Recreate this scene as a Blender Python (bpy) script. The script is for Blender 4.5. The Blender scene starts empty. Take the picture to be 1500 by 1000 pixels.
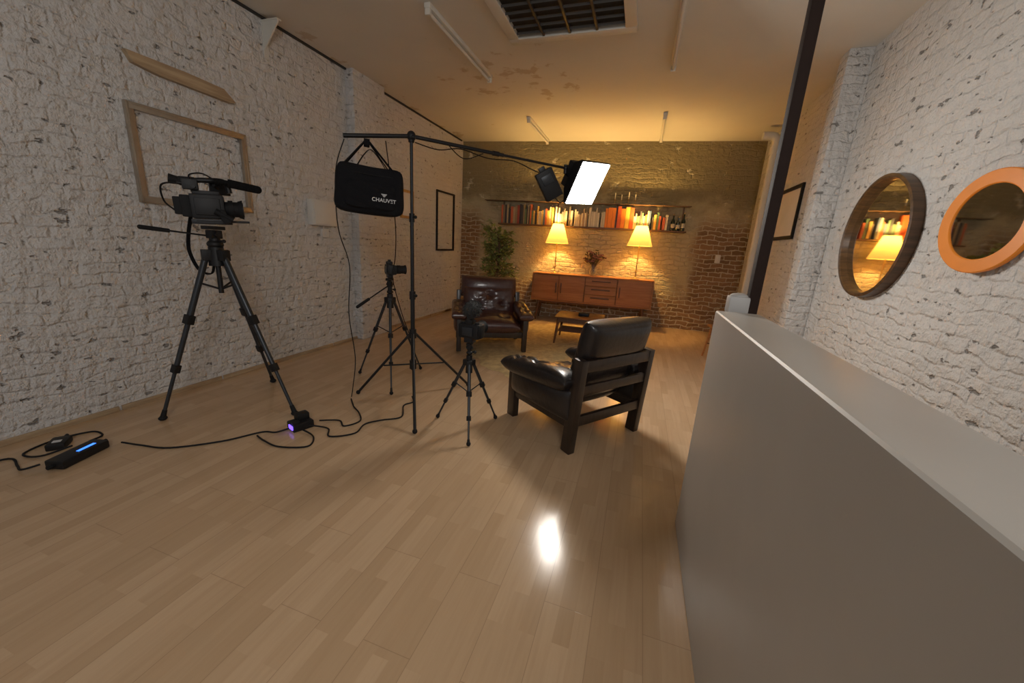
import bpy, bmesh, math, random
from mathutils import Vector, Matrix, Quaternion, Euler
random.seed(7)
rad=math.radians
COL=bpy.context.scene.collection
bpy.context.scene.view_settings.view_transform='Standard'

# ---------------------------------------------------------------- materials
def nt(name):
    m=bpy.data.materials.new(name); m.use_nodes=True
    t=m.node_tree; b=t.nodes['Principled BSDF']
    return m,t,b
def pmat(name,col,rough=.5,metal=0,coat=0,var=.15,scale=12,bump=0,spec=.5,emit=None,es=0,trans=0):
    m,t,b=nt(name); N=t.nodes; L=t.links
    tc=N.new('ShaderNodeTexCoord'); no=N.new('ShaderNodeTexNoise')
    no.inputs['Scale'].default_value=scale; no.inputs['Detail'].default_value=4
    L.new(tc.outputs['Object'],no.inputs['Vector'])
    mx=N.new('ShaderNodeMix'); mx.data_type='RGBA'
    c=Vector(col)
    mx.inputs['A'].default_value=(*(c*(1-var)),1); mx.inputs['B'].default_value=(*[min(1,x) for x in c*(1+var)],1)
    L.new(no.outputs['Fac'],mx.inputs['Factor']); L.new(mx.outputs['Result'],b.inputs['Base Color'])
    b.inputs['Roughness'].default_value=rough; b.inputs['Metallic'].default_value=metal
    b.inputs['Coat Weight'].default_value=coat; b.inputs['Coat Roughness'].default_value=.12
    b.inputs['Specular IOR Level'].default_value=spec
    b.inputs['Transmission Weight'].default_value=trans
    if emit: b.inputs['Emission Color'].default_value=(*emit,1); b.inputs['Emission Strength'].default_value=es
    if bump:
        bp=N.new('ShaderNodeBump'); bp.inputs['Strength'].default_value=bump; bp.inputs['Distance'].default_value=.01
        L.new(no.outputs['Fac'],bp.inputs['Height']); L.new(bp.outputs['Normal'],b.inputs['Normal'])
    return m
def math_(t,op,a,b=None,clamp=False):
    n=t.nodes.new('ShaderNodeMath'); n.operation=op; n.use_clamp=clamp
    for i,x in enumerate((a,b)):
        if x is None: continue
        if isinstance(x,(int,float)): n.inputs[i].default_value=x
        else: t.links.new(x,n.inputs[i])
    return n.outputs[0]
def mix_(t,f,a,b):
    n=t.nodes.new('ShaderNodeMix'); n.data_type='RGBA'
    for k,x in (('Factor',f),('A',a),('B',b)):
        if isinstance(x,(int,float)): n.inputs[k].default_value=x
        elif isinstance(x,tuple): n.inputs[k].default_value=(*x,1)
        else: t.links.new(x,n.inputs[k])
    return n.outputs['Result']
def noise_(t,vec,scale,detail=3,rough=.5):
    n=t.nodes.new('ShaderNodeTexNoise'); n.inputs['Scale'].default_value=scale
    n.inputs['Detail'].default_value=detail; n.inputs['Roughness'].default_value=rough
    t.links.new(vec,n.inputs['Vector']); return n.outputs['Fac'],n.outputs['Color']
def ramp_(t,x,lo,hi):
    n=t.nodes.new('ShaderNodeMapRange'); n.interpolation_type='SMOOTHSTEP'
    n.inputs['From Min'].default_value=lo; n.inputs['From Max'].default_value=hi
    t.links.new(x,n.inputs['Value']); return n.outputs['Result']
def comb_(t,x,y,z=0):
    n=t.nodes.new('ShaderNodeCombineXYZ')
    for i,v in enumerate((x,y,z)):
        if isinstance(v,(int,float)): n.inputs[i].default_value=v
        else: t.links.new(v,n.inputs[i])
    return n.outputs[0]
def wall_uv(t):
    tc=t.nodes.new('ShaderNodeTexCoord'); sp=t.nodes.new('ShaderNodeSeparateXYZ'); t.links.new(tc.outputs['Object'],sp.inputs[0])
    s=math_(t,'ADD',sp.outputs[0],sp.outputs[1])
    return tc.outputs['Object'],s,sp
def brick_mat(name,c1,c2,cm,pit,pitlo,pithi,mortmix=.12,mortbump=.28,lump=2.6,exposed=None,pitsc=(11.,19.),dark=None,smear=0):
    m,t,b=nt(name); N=t.nodes; L=t.links
    oc,u,sp=wall_uv(t)
    _,nc=noise_(t,oc,4.5,4)
    vs=N.new('ShaderNodeVectorMath'); vs.operation='SUBTRACT'; L.new(nc,vs.inputs[0]); vs.inputs[1].default_value=(.5,.5,.5)
    sc=N.new('ShaderNodeVectorMath'); sc.operation='SCALE'; L.new(vs.outputs[0],sc.inputs[0]); sc.inputs['Scale'].default_value=.12
    uv=comb_(t,u,sp.outputs[2])
    ad=N.new('ShaderNodeVectorMath'); L.new(uv,ad.inputs[0]); L.new(sc.outputs[0],ad.inputs[1])
    br=N.new('ShaderNodeTexBrick'); L.new(ad.outputs[0],br.inputs['Vector'])
    br.inputs['Scale'].default_value=1; br.inputs['Brick Width'].default_value=.235; br.inputs['Row Height'].default_value=.082
    br.inputs['Mortar Size'].default_value=.016; br.inputs['Mortar Smooth'].default_value=1
    br.inputs['Color1'].default_value=(.2,.2,.2,1); br.inputs['Color2'].default_value=(1,1,1,1); br.inputs['Mortar'].default_value=(.5,.5,.5,1)
    mort=br.outputs['Fac']
    n1,_=noise_(t,oc,2.2,5,.6); n2,_=noise_(t,oc,11,5,.6); n4,_=noise_(t,oc,45,3,.6)
    if smear:
        # patches where thick render hides the joints
        ns,_=noise_(t,oc,1.1,4,.6); vis=ramp_(t,ns,.42,.62)
        mort_s=math_(t,'MULTIPLY',mort,math_(t,'ADD',math_(t,'MULTIPLY',vis,.85),.15))
    else: mort_s=mort
    st=comb_(t,math_(t,'MULTIPLY',u,pitsc[0]),math_(t,'MULTIPLY',sp.outputs[2],pitsc[1]),sp.outputs[0])
    n3,_=noise_(t,st,1.0,3,.55)
    n3b=math_(t,'ADD',n3,math_(t,'MULTIPLY',mort,.035))
    pm=ramp_(t,n3b,pitlo,pithi)
    base=mix_(t,n1,c1,c2)
    base=mix_(t,math_(t,'MULTIPLY',mort_s,mortmix),base,cm)
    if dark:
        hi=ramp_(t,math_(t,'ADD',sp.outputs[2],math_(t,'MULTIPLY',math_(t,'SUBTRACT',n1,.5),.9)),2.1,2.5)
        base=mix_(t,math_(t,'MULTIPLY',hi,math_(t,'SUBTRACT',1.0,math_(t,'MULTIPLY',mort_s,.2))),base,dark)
    if exposed:
        e1,e2=exposed
        zz=ramp_(t,math_(t,'ADD',sp.outputs[2],math_(t,'MULTIPLY',n1,.6)),1.25,.75)
        xr=ramp_(t,math_(t,'ADD',sp.outputs[0],math_(t,'MULTIPLY',n1,.5)),1.05,1.3)
        xl=ramp_(t,math_(t,'ADD',sp.outputs[0],math_(t,'MULTIPLY',n1,.5)),-2.95,-3.2)
        lowr=ramp_(t,sp.outputs[2],2.3,1.8)
        side=math_(t,'MULTIPLY',math_(t,'MAXIMUM',xr,xl),lowr)
        em=math_(t,'MAXIMUM',zz,side)
        ecol=mix_(t,br.outputs['Color'],e1,tuple(x*1.8 for x in e1))
        ecol=mix_(t,ramp_(t,mort,.2,.8),ecol,e2)
        base=mix_(t,em,base,ecol)
    base=mix_(t,math_(t,'MULTIPLY',pm,.8),base,pit)
    L.new(base,b.inputs['Base Color']); b.inputs['Roughness'].default_value=.7
    h=math_(t,'MULTIPLY',mort_s,-mortbump)
    h=math_(t,'ADD',h,math_(t,'MULTIPLY',n2,lump))
    h=math_(t,'ADD',h,math_(t,'MULTIPLY',n4,.3))
    h=math_(t,'SUBTRACT',h,math_(t,'MULTIPLY',pm,.8))
    h=math_(t,'ADD',h,math_(t,'MULTIPLY',br.outputs['Color'],.25 if not smear else .1))
    bp=N.new('ShaderNodeBump'); bp.inputs['Strength'].default_value=.95; bp.inputs['Distance'].default_value=.024
    L.new(h,bp.inputs['Height']); L.new(bp.outputs['Normal'],b.inputs['Normal'])
    return m
white_brick=brick_mat('white_brick',(.60,.585,.57),(.74,.73,.72),(.58,.57,.55),(.20,.19,.18),.655,.71)
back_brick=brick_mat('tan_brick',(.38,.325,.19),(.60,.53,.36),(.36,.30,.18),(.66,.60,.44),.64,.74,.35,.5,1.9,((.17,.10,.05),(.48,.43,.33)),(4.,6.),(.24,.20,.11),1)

def floor_material():
    m,t,b=nt('laminate_floor'); N=t.nodes; L=t.links
    tc=N.new('ShaderNodeTexCoord'); sp=N.new('ShaderNodeSeparateXYZ'); L.new(tc.outputs['Object'],sp.inputs[0])
    uv=comb_(t,sp.outputs[1],sp.outputs[0])
    def brick(w,h,mort,c1,c2,off=.37):
        br=N.new('ShaderNodeTexBrick'); L.new(uv,br.inputs['Vector']); br.offset=off
        br.inputs['Scale'].default_value=1; br.inputs['Brick Width'].default_value=w; br.inputs['Row Height'].default_value=h
        br.inputs['Mortar Size'].default_value=mort; br.inputs['Mortar Smooth'].default_value=0
        br.inputs['Color1'].default_value=(*c1,1); br.inputs['Color2'].default_value=(*c2,1); br.inputs['Mortar'].default_value=(*c1,1)
        return br
    strips=brick(.43,.066,0,(0,0,0),(1,1,1))
    planks=brick(1.29,.198,.0012,(0,0,0),(0,0,0),.31)
    gv=comb_(t,math_(t,'MULTIPLY',sp.outputs[1],2.0),math_(t,'MULTIPLY',sp.outputs[0],34.0),strips.outputs['Color'])
    g,_=noise_(t,gv,1.6,5,.6)
    col=mix_(t,strips.outputs['Color'],(.505,.345,.205),(.59,.415,.26))
    col=mix_(t,math_(t,'MULTIPLY',ramp_(t,g,.35,.75),.25),col,(.41,.265,.15))
    col=mix_(t,math_(t,'MULTIPLY',planks.outputs['Fac'],.45),col,(.22,.13,.07))
    L.new(col,b.inputs['Base Color'])
    n,_=noise_(t,tc.outputs['Object'],7,4)
    L.new(math_(t,'ADD',math_(t,'MULTIPLY',n,.10),.11),b.inputs['Roughness'])
    b.inputs['Specular IOR Level'].default_value=.32
    h=math_(t,'ADD',math_(t,'MULTIPLY',planks.outputs['Fac'],-1.),math_(t,'MULTIPLY',g,.15))
    n5,_=noise_(t,tc.outputs['Object'],3,2)
    h=math_(t,'ADD',h,math_(t,'MULTIPLY',n5,1.0))
    bp=N.new('ShaderNodeBump'); bp.inputs['Strength'].default_value=.12; bp.inputs['Distance'].default_value=.004
    L.new(h,bp.inputs['Height']); L.new(bp.outputs['Normal'],b.inputs['Normal'])
    return m
def ceiling_material():
    m,t,b=nt('ceiling_paint'); N=t.nodes; L=t.links
    tc=N.new('ShaderNodeTexCoord'); oc=tc.outputs['Object']
    sp=N.new('ShaderNodeSeparateXYZ'); L.new(oc,sp.inputs[0])
    n1,_=noise_(t,oc,1.3,5,.6); n2,_=noise_(t,oc,3.2,6,.65)
    col=mix_(t,n1,(.60,.575,.525),(.70,.68,.62))
    dx=math_(t,'ADD',sp.outputs[0],1.75); dy=math_(t,'SUBTRACT',sp.outputs[1],5.1)
    d=math_(t,'ADD',math_(t,'MULTIPLY',dx,dx),math_(t,'MULTIPLY',math_(t,'MULTIPLY',dy,dy),.8))
    near=ramp_(t,d,1.5,.1)
    near2=ramp_(t,sp.outputs[0],-3.2,-3.8)
    w=math_(t,'MAXIMUM',near,near2)
    st=ramp_(t,math_(t,'ADD',n2,math_(t,'MULTIPLY',w,.15)),.68,.74)
    col=mix_(t,math_(t,'MULTIPLY',st,.5),col,(.38,.26,.13))
    L.new(col,b.inputs['Base Color']); b.inputs['Roughness'].default_value=.8
    bp=N.new('ShaderNodeBump'); bp.inputs['Strength'].default_value=.4; bp.inputs['Distance'].default_value=.01
    L.new(math_(t,'ADD',n1,math_(t,'MULTIPLY',st,-.3)),bp.inputs['Height']); L.new(bp.outputs['Normal'],b.inputs['Normal'])
    return m
def wood_mat(name,c1,c2,rough=.4,coat=.2,axis=0,sc=1.0):
    m,t,b=nt(name); N=t.nodes; L=t.links
    tc=N.new('ShaderNodeTexCoord'); mp=N.new('ShaderNodeMapping'); L.new(tc.outputs['Object'],mp.inputs[0])
    s=[22*sc]*3; s[axis]=1.6*sc; mp.inputs['Scale'].default_value=s
    n,_=noise_(t,mp.outputs[0],1.5,6,.6)
    L.new(mix_(t,ramp_(t,n,.3,.7),c1,c2),b.inputs['Base Color'])
    b.inputs['Roughness'].default_value=rough; b.inputs['Coat Weight'].default_value=coat; b.inputs['Coat Roughness'].default_value=.15
    return m
FLOOR=floor_material(); CEIL=ceiling_material()
partition_paint=pmat('partition_paint',(.44,.415,.38),.38,var=.13,scale=2.2,bump=.2)
white_paint=pmat('white_paint',(.66,.64,.60),.5,var=.05)
grey_paint=pmat('grey_paint',(.40,.39,.38),.5,var=.05)
old_white=pmat('aged_white_plastic',(.66,.64,.58),.45,var=.06)
black_metal=pmat('black_metal',(.014,.014,.016),.4,metal=.3)
black_plastic=pmat('black_plastic',(.009,.009,.010),.5,spec=.35)
black_rubber=pmat('black_rubber',(.009,.009,.010),.7,spec=.3)
dark_grey=pmat('graphite_tube',(.04,.044,.05),.34,metal=.5)
black_fabric=pmat('black_nylon',(.008,.008,.010),.85,bump=.5,scale=180,spec=.2)
fuzz=pmat('grey_fuzz',(.035,.035,.035),.95,bump=1,scale=90)
micfoam=pmat('black_foam',(.010,.010,.010),.95,bump=1,scale=150,spec=.15)
leather=pmat('maroon_leather',(.060,.020,.016),.30,coat=.5,var=.35,scale=30,bump=.25)
leather_b=pmat('black_leather',(.013,.010,.010),.34,coat=.25,var=.35,scale=30,bump=.25)
darkwood=wood_mat('dark_wood',(.016,.010,.007),(.034,.019,.012),.4,.2,axis=2)
teak=wood_mat('teak',(.31,.115,.03),(.43,.18,.055),.42,.1,axis=0)
teak_dark=wood_mat('teak_edge',(.09,.035,.012),(.14,.055,.02),.45,.1)
teak_table=wood_mat('dark_teak',(.09,.035,.013),(.15,.06,.022),.5,0)
pine=wood_mat('weathered_pine',(.32,.22,.13),(.50,.38,.24),.65,0,axis=1)
shelfwood=wood_mat('shelf_wood',(.10,.05,.022),(.18,.10,.045),.5,.1)
silver=pmat('champagne_gilt',(.42,.36,.29),.35,metal=.7,var=.2)
goldwood=wood_mat('honey_wood',(.45,.24,.07),(.6,.34,.11),.4,.2,axis=2)
orange=pmat('orange_lacquer',(.80,.25,.02),.4,coat=.1,var=.1)
rim_brown=wood_mat('walnut_rim',(.055,.028,.011),(.12,.06,.025),.4,.1)
rim_gold=wood_mat('bronze_inner',(.09,.045,.015),(.18,.09,.03),.35,.2)
brass=pmat('brass',(.5,.33,.12),.3,metal=.7)
glass=pmat('clear_glass',(.9,.92,.9),.03,trans=.95,var=.01)
mirror=pmat('mirror_glass',(.78,.77,.74),.03,metal=1,var=.01)
terracotta=pmat('terracotta',(.35,.14,.07),.7)
leafm=pmat('leaf_green',(.22,.27,.08),.5,var=.5,scale=9)
bark=pmat('bark',(.12,.08,.05),.8,bump=.4)
paper=pmat('paper_cream',(.62,.55,.42),.8)
white_print=pmat('white_print',(.65,.65,.65),.5,var=.02)
candle=pmat('candle_wax',(.75,.68,.52),.5,var=.05)
canvasm=pmat('pale_print',(.70,.68,.65),.6,var=.08,scale=4)
led_blue=pmat('blue_display',(.05,.2,.9),.3,emit=(.04,.2,1),es=2)
led_violet=pmat('violet_display',(.2,.1,.9),.3,emit=(.2,.1,1),es=2)
panel_emit=pmat('diffuser_glow',(1,1,1),.5,emit=(1,.94,.86),es=80)
dark_void=pmat('duct_dark',(.03,.028,.026),.7)
rugm=pmat('warm_shag',(.46,.34,.17),.95,var=.55,scale=16,bump=1)
postm=pmat('dark_post',(.022,.012,.009),.7,spec=.15)
def shade_material():
    m=bpy.data.materials.new('pleated_shade'); m.use_nodes=True; t=m.node_tree; N=t.nodes; L=t.links
    for n in list(N): N.remove(n)
    o=N.new('ShaderNodeOutputMaterial'); d=N.new('ShaderNodeBsdfDiffuse'); tr=N.new('ShaderNodeBsdfTranslucent')
    tc=N.new('ShaderNodeTexCoord'); no=N.new('ShaderNodeTexNoise'); no.inputs['Scale'].default_value=40
    L.new(tc.outputs['Object'],no.inputs['Vector'])
    c=mix_(t,no.outputs['Fac'],(.62,.45,.17),(.72,.54,.22))
    L.new(c,d.inputs[0]); L.new(c,tr.inputs[0])
    mx=N.new('ShaderNodeMixShader'); mx.inputs[0].default_value=.12; L.new(d.outputs[0],mx.inputs[1]); L.new(tr.outputs[0],mx.inputs[2])
    e=N.new('ShaderNodeEmission'); e.inputs[0].default_value=(1,.55,.12,1); e.inputs[1].default_value=.35
    a=N.new('ShaderNodeAddShader'); L.new(mx.outputs[0],a.inputs[0]); L.new(e.outputs[0],a.inputs[1]); L.new(a.outputs[0],o.inputs[0])
    return m
SHADE=shade_material()

# ---------------------------------------------------------------- mesh builder
def xform(bm,vs,mat):
    for v in vs: v.co=mat@v.co
class M:
    def __init__(s): s.bm=bmesh.new()
    def box(s,c,sz,rot=(0,0,0),bev=0,seg=2):
        r=bmesh.ops.create_cube(s.bm,size=1); vs=r['verts']
        for v in vs:
            v.co.x*=sz[0]; v.co.y*=sz[1]; v.co.z*=sz[2]
        if bev:
            es=list({e for v in vs for e in v.link_edges})
            rr=bmesh.ops.bevel(s.bm,geom=es,offset=bev,segments=seg,affect='EDGES',profile=.6)
            vs=list({v for f in rr['faces'] for v in f.verts}|{v for v in vs if v.is_valid})
        R=rot if isinstance(rot,Matrix) else Euler(rot).to_matrix()
        xform(s.bm,vs,Matrix.Translation(c)@R.to_4x4()); return s
    def cyl(s,p1,p2,r1,r2=None,seg=16):
        if r2 is None:r2=r1
        if seg>6: seg=max(seg,15)
        p1=Vector(p1);p2=Vector(p2);d=p2-p1
        r=bmesh.ops.create_cone(s.bm,cap_ends=True,segments=seg,radius1=r1,radius2=r2,depth=d.length)
        q=Vector((0,0,1)).rotation_difference(d.normalized())
        xform(s.bm,r['verts'],Matrix.Translation((p1+p2)/2)@q.to_matrix().to_4x4()); return s
    def sph(s,c,r,seg=16):
        if isinstance(r,(int,float)): r=(r,r,r)
        rr=bmesh.ops.create_uvsphere(s.bm,u_segments=seg,v_segments=max(6,seg//2+2),radius=1)
        xform(s.bm,rr['verts'],Matrix.Translation(c)@Matrix.Diagonal((*r,1))); return s
    def lathe(s,prof,c=(0,0,0),seg=32,mat=None,wave=0):
        rings=[]
        for r,z in prof:
            ring=[]
            for i in range(seg):
                a=2*math.pi*i/seg; rr=r*(1+(wave if i%2 else 0))
                p=Vector((rr*math.cos(a),rr*math.sin(a),z))
                if mat: p=mat@p
                ring.append(s.bm.verts.new(p+Vector(c)))
            rings.append(ring)
        for a,b in zip(rings,rings[1:]):
            for i in range(seg): s.bm.faces.new((a[i],a[(i+1)%seg],b[(i+1)%seg],b[i]))
        return s
    def tube(s,pts,r,seg=8,smooth=True,flat=1):
        P=[Vector(p) for p in pts]
        if smooth and len(P)>2:
            Q=[];n=len(P)
            for i in range(n-1):
                a=P[max(i-1,0)];b=P[i];c=P[i+1];d=P[min(i+2,n-1)]
                for k in range(6):
                    u=k/6; Q.append(.5*((2*b)+(c-a)*u+(2*a-5*b+4*c-d)*u*u+(3*b-a-3*c+d)*u**3))
            Q.append(P[-1]);P=Q
        T0=(P[1]-P[0]).normalized(); up=Vector((0,0,1)) if abs(T0.z)<.9 else Vector((1,0,0))
        n=T0.cross(up).normalized(); rings=[]
        for i,p in enumerate(P):
            t=(P[min(i+1,len(P)-1)]-P[max(i-1,0)]).normalized()
            n=(n-t*n.dot(t)); n=n.normalized() if n.length>1e-6 else t.orthogonal().normalized()
            b=t.cross(n)
            rings.append([s.bm.verts.new(p+r*(math.cos(2*math.pi*k/seg)*n+flat*math.sin(2*math.pi*k/seg)*b)) for k in range(seg)])
        for a,b in zip(rings,rings[1:]):
            for i in range(seg): s.bm.faces.new((a[i],a[(i+1)%seg],b[(i+1)%seg],b[i]))
        s.bm.faces.new(rings[0][::-1]); s.bm.faces.new(rings[-1]); return s
    def poly(s,pts,ext):
        a=[s.bm.verts.new(p) for p in pts]; b=[s.bm.verts.new(Vector(p)+Vector(ext)) for p in pts]
        s.bm.faces.new(a); s.bm.faces.new(b[::-1]); n=len(a)
        for i in range(n): s.bm.faces.new((a[i],b[i],b[(i+1)%n],a[(i+1)%n]))
        return s
    def ob(s,name,mat,parent=None,loc=(0,0,0),rot=(0,0,0),ang=27,**kw):
        bmesh.ops.recalc_face_normals(s.bm,faces=s.bm.faces)
        me=bpy.data.meshes.new(name); s.bm.to_mesh(me); s.bm.free()
        me.materials.append(mat); me.shade_smooth(); me.set_sharp_from_angle(angle=rad(ang))
        o=bpy.data.objects.new(name,me); COL.objects.link(o); o.location=loc; o.rotation_euler=rot
        if parent: o.parent=parent
        for k,v in kw.items(): o[k]=v
        return o
def root(name,loc,label,cat,rot=(0,0,0),**kw):
    o=bpy.data.objects.new(name,None); COL.objects.link(o); o.location=loc; o.rotation_euler=rot
    o.empty_display_size=.1; o['label']=label; o['category']=cat
    for k,v in kw.items(): o[k]=v
    return o

# ---------------------------------------------------------------- room
XL,XR,H=-3.75,1.81,3.42
Y0=-2.2
SK=.081
def yw(x): return 7.75+(x-XL)*SK
ST=dict(kind='structure')
M().box(((XL+XR)/2,(Y0+8.4)/2,-.05),(XR-XL+.5,8.4-Y0,.1)).ob('floor',FLOOR,**ST)
M().box(((XL+XR)/2,(Y0+8.4)/2,H+.05),(XR-XL+.5,8.4-Y0,.1)).ob('ceiling',CEIL,**ST)
M().box((XL-.1,(Y0+8.3)/2,H/2),(.2,8.3-Y0,H)).ob('wall_left',white_brick,**ST)
M().box((XR+.1,(Y0+8.3)/2,H/2),(.2,8.3-Y0,H)).ob('wall_right',white_brick,**ST)
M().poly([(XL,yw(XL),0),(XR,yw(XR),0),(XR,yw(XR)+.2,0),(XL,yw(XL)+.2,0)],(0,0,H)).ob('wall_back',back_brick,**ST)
M().box((XL+.06,4.7,H/2),(.12,.62,H),bev=.01).ob('trim_1',white_brick,**ST)
M().box((XR-.10,5.02,H/2),(.20,.20,H),bev=.01).ob('trim_2',white_brick,**ST)
mb=M(); y=Y0
while y<7.7:
    l=random.uniform(.5,1.3)
    mb.box((XL+.008,min(y+l/2,7.6),.02),(.016,l-.02,.04),bev=.003); y+=l
mb.ob('baseboard_left',pine,**ST)
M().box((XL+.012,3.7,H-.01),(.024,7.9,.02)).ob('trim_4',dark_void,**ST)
M().box((.465,.25,.60),(.19,3.56,1.20),bev=.014,seg=3).ob('wall_partition',partition_paint,**ST)
M().box((.470,2.085,1.228),(.09,.08,.085),bev=.012).sph((.470,2.085,1.27),(.04,.036,.016)).ob('trim_5',grey_paint,**ST)
M().box((.560,2.20,H/2),(.048,.058,H),bev=.003).ob('trim_6',postm,**ST)
pr=root('corner_pipe',(1.735,7.35,0),'off-white painted vertical pipe in the brick corner','pipe')
M().cyl((0,0,0),(0,0,3.1),.06,seg=24).cyl((0,0,3.02),(0,0,3.12),.072,seg=24).ob('pipe',white_paint,pr)
M().tube([(0,0,3.1),(0,0,3.22),(-.05,0,3.28),(-.13,0,3.29),(-.2,0,3.29)],.058,16).ob('elbow',white_paint,pr)

# ---------------------------------------------------------------- ceiling things
def tube_light(x,y1,y2,label):
    r=root('ceiling_light',(x,(y1+y2)/2,H),label,'light',group='unlit ceiling tube lights')
    l=y2-y1
    M().box((0,0,-.02),(.06,l,.04),bev=.006).ob('housing',old_white,r)
    for s in (-1,1): M().box((0,s*(l/2-.02),-.06),(.05,.03,.06),bev=.004).ob('end_cap',old_white,r)
    M().cyl((0,-l/2+.03,-.068),(0,l/2-.03,-.068),.016,seg=16).ob('tube',white_paint,r)
for a in ((-2.03,3.42,4.9),(.06,3.6,4.95),(-1.98,6.42,7.75),(.06,6.5,7.8)):
    tube_light(*a,'unlit white fluorescent batten fixed to the ceiling')
ac=root('air_conditioner',(-.9,3.56,H),'square ceiling air unit with dark grille','air conditioner')
S=.6
mf=M()
for sx,sy,w,h in ((0,S-.05,2*S,.1),(0,-S+.05,2*S,.1),(S-.05,0,.1,2*S-.2),(-S+.05,0,.1,2*S-.2)):
    mf.box((sx,sy,-.025),(w,h,.05),bev=.008)
mf.ob('frame',old_white,ac)
M().box((0,0,-.006),(2*S-.2,2*S-.2,.012)).ob('cavity',dark_void,ac)
mg=M()
for i in range(9): mg.box((0,-.44+i*.11,-.03),(2*S-.2,.018,.02),rot=(.5,0,0))
for i in range(3): mg.box((-.25+i*.25,0,-.035),(.02,2*S-.2,.02))
mg.ob('grille',pmat('grille_grey',(.05,.047,.043),.5),ac)

# ---------------------------------------------------------------- wall frames
def rect_frame(name,label,x,y1,y2,z1,z2,w,d,mat,side,canvas=None,cat='picture frame'):
    cy,cz=(y1+y2)/2,(z1+z2)/2
    r=root(name,(x+side*d/2,cy,cz),label,cat)
    W,Hh=y2-y1,z2-z1
    m=M()
    m.box((0,0,Hh/2-w/2),(d,W,w),bev=.004).box((0,0,-Hh/2+w/2),(d,W,w),bev=.004)
    m.box((0,W/2-w/2,0),(d*.98,w,Hh-2*w+.004),bev=.004).box((0,-W/2+w/2,0),(d*.98,w,Hh-2*w+.004),bev=.004)
    b=w*.25
    m.box((side*d*.4,0,Hh/2-w*.25),(d*.5,W-w*.3,b),bev=.003).box((side*d*.4,0,-Hh/2+w*.25),(d*.5,W-w*.3,b),bev=.003)
    m.box((side*d*.4,W/2-w*.25,0),(d*.5,b,Hh-w*.3),bev=.003).box((side*d*.4,-W/2+w*.25,0),(d*.5,b,Hh-w*.3),bev=.003)
    m.ob('frame',mat,r)
    if canvas: M().box((-side*d*.3,0,0),(.006,W-w,Hh-w)).ob('picture',canvas,r)
    return r
rect_frame('empty_frame','champagne gilt empty picture frame on white brick wall',XL,2.05,2.97,1.60,2.31,.05,.035,silver,1)
rect_frame('empty_frame','thin black empty picture frame on white brick wall',XL,6.65,7.36,1.25,2.35,.032,.03,black_plastic,1)
rect_frame('picture_frame','small honey wood frame with pale picture',XL,5.5,5.86,1.76,2.2,.04,.03,goldwood,1,canvasm)
pl=root('wooden_plank',(XL,2.5,2.60),'weathered pine board with angled ends fixed to wall','wooden board')
M().poly([(-.004,-.40,.05),(-.004,-.36,-.02),(-.004,-.2,-.045),(-.004,.34,-.06),(-.004,.40,-.045),(-.004,.30,.035),(-.004,.0,.05)],(.05,0,0)).ob('board',pine,pl)
jb=root('junction_box',(XL,3.84,1.68),'white electrical box mounted on white brick wall','electrical box')
M().box((.045,0,0),(.09,.36,.29),bev=.012).ob('box_body',white_paint,jb)
M().box((.095,0,0),(.012,.33,.26),bev=.005).ob('cover',white_paint,jb)
sw=root('wall_switch',(XL,3.9,1.45),'small white wall socket below the electrical box','switch')
M().box((.015,0,0),(.03,.1,.1),bev=.006).ob('plate',white_paint,sw)
M().box((.033,0,0),(.01,.03,.045),bev=.003).ob('rocker',white_paint,sw)
M().tube([(.02,-.02,.05),(.02,-.02,.12)],.008).ob('conduit',white_paint,sw)
bk=root('wall_bracket',(XL,3.3,H-.2),'white triangular metal bracket near the ceiling','bracket')
M().poly([(0,-.02,.16),(.2,-.02,.16),(.2,-.02,.135),(.02,-.02,-.06),(.0,-.02,-.10)],(0,.012,0)).box((.10,0,.165),(.20,.05,.012)).box((.006,0,.0),(.012,.05,.3)).ob('bracket_arm',old_white,bk)
s2=root('wall_switch',(1.36,yw(1.36),1.40),'white light switch on the brick wall','switch')
M().box((0,-.012,0),(.09,.024,.15),bev=.005).ob('plate',white_paint,s2)
M().box((0,-.028,0),(.03,.01,.05),bev=.003).ob('rocker',white_paint,s2)
rect_frame('picture_frame','black framed pale picture on white brick wall',XR,5.92,6.78,1.72,2.40,.045,.03,black_plastic,-1,canvasm)
RX=Matrix.Rotation(rad(-90),3,'Y')
m1=root('round_mirror',(XR,3.96,1.67),'round mirror in dark walnut drum rim','mirror')
R=.48
M().lathe([(R-.02,0),(R,0),(R,.07),(R-.020,.075),(R-.028,.07)],seg=64,mat=RX).ob('rim',rim_brown,m1)
M().lathe([(R-.028,.07),(R-.032,.065),(R-.040,.02)],seg=64,mat=RX).ob('inner_rim',rim_gold,m1,label='bronze brown inner rim')
M().lathe([(.0005,.02),(R-.035,.02),(R-.035,.004),(.0005,.004)],seg=64,mat=RX).ob('mirror_glass',mirror,m1)
m2=root('round_mirror',(XR-.038,2.885,1.715),'small round mirror in flat orange ring frame','mirror',rot=(0,0,rad(7)))
R=.275
M().lathe([(R-.075,-.0),(R-.075,.018),(R-.07,.022),(R-.005,.022),(R,.018),(R,0),(R-.075,-.0)],seg=64,mat=RX).ob('ring_frame',orange,m2)
M().lathe([(.0005,.014),(R-.073,.014),(R-.073,.004),(.0005,.004)],seg=64,mat=RX).ob('mirror_glass',mirror,m2)

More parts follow.
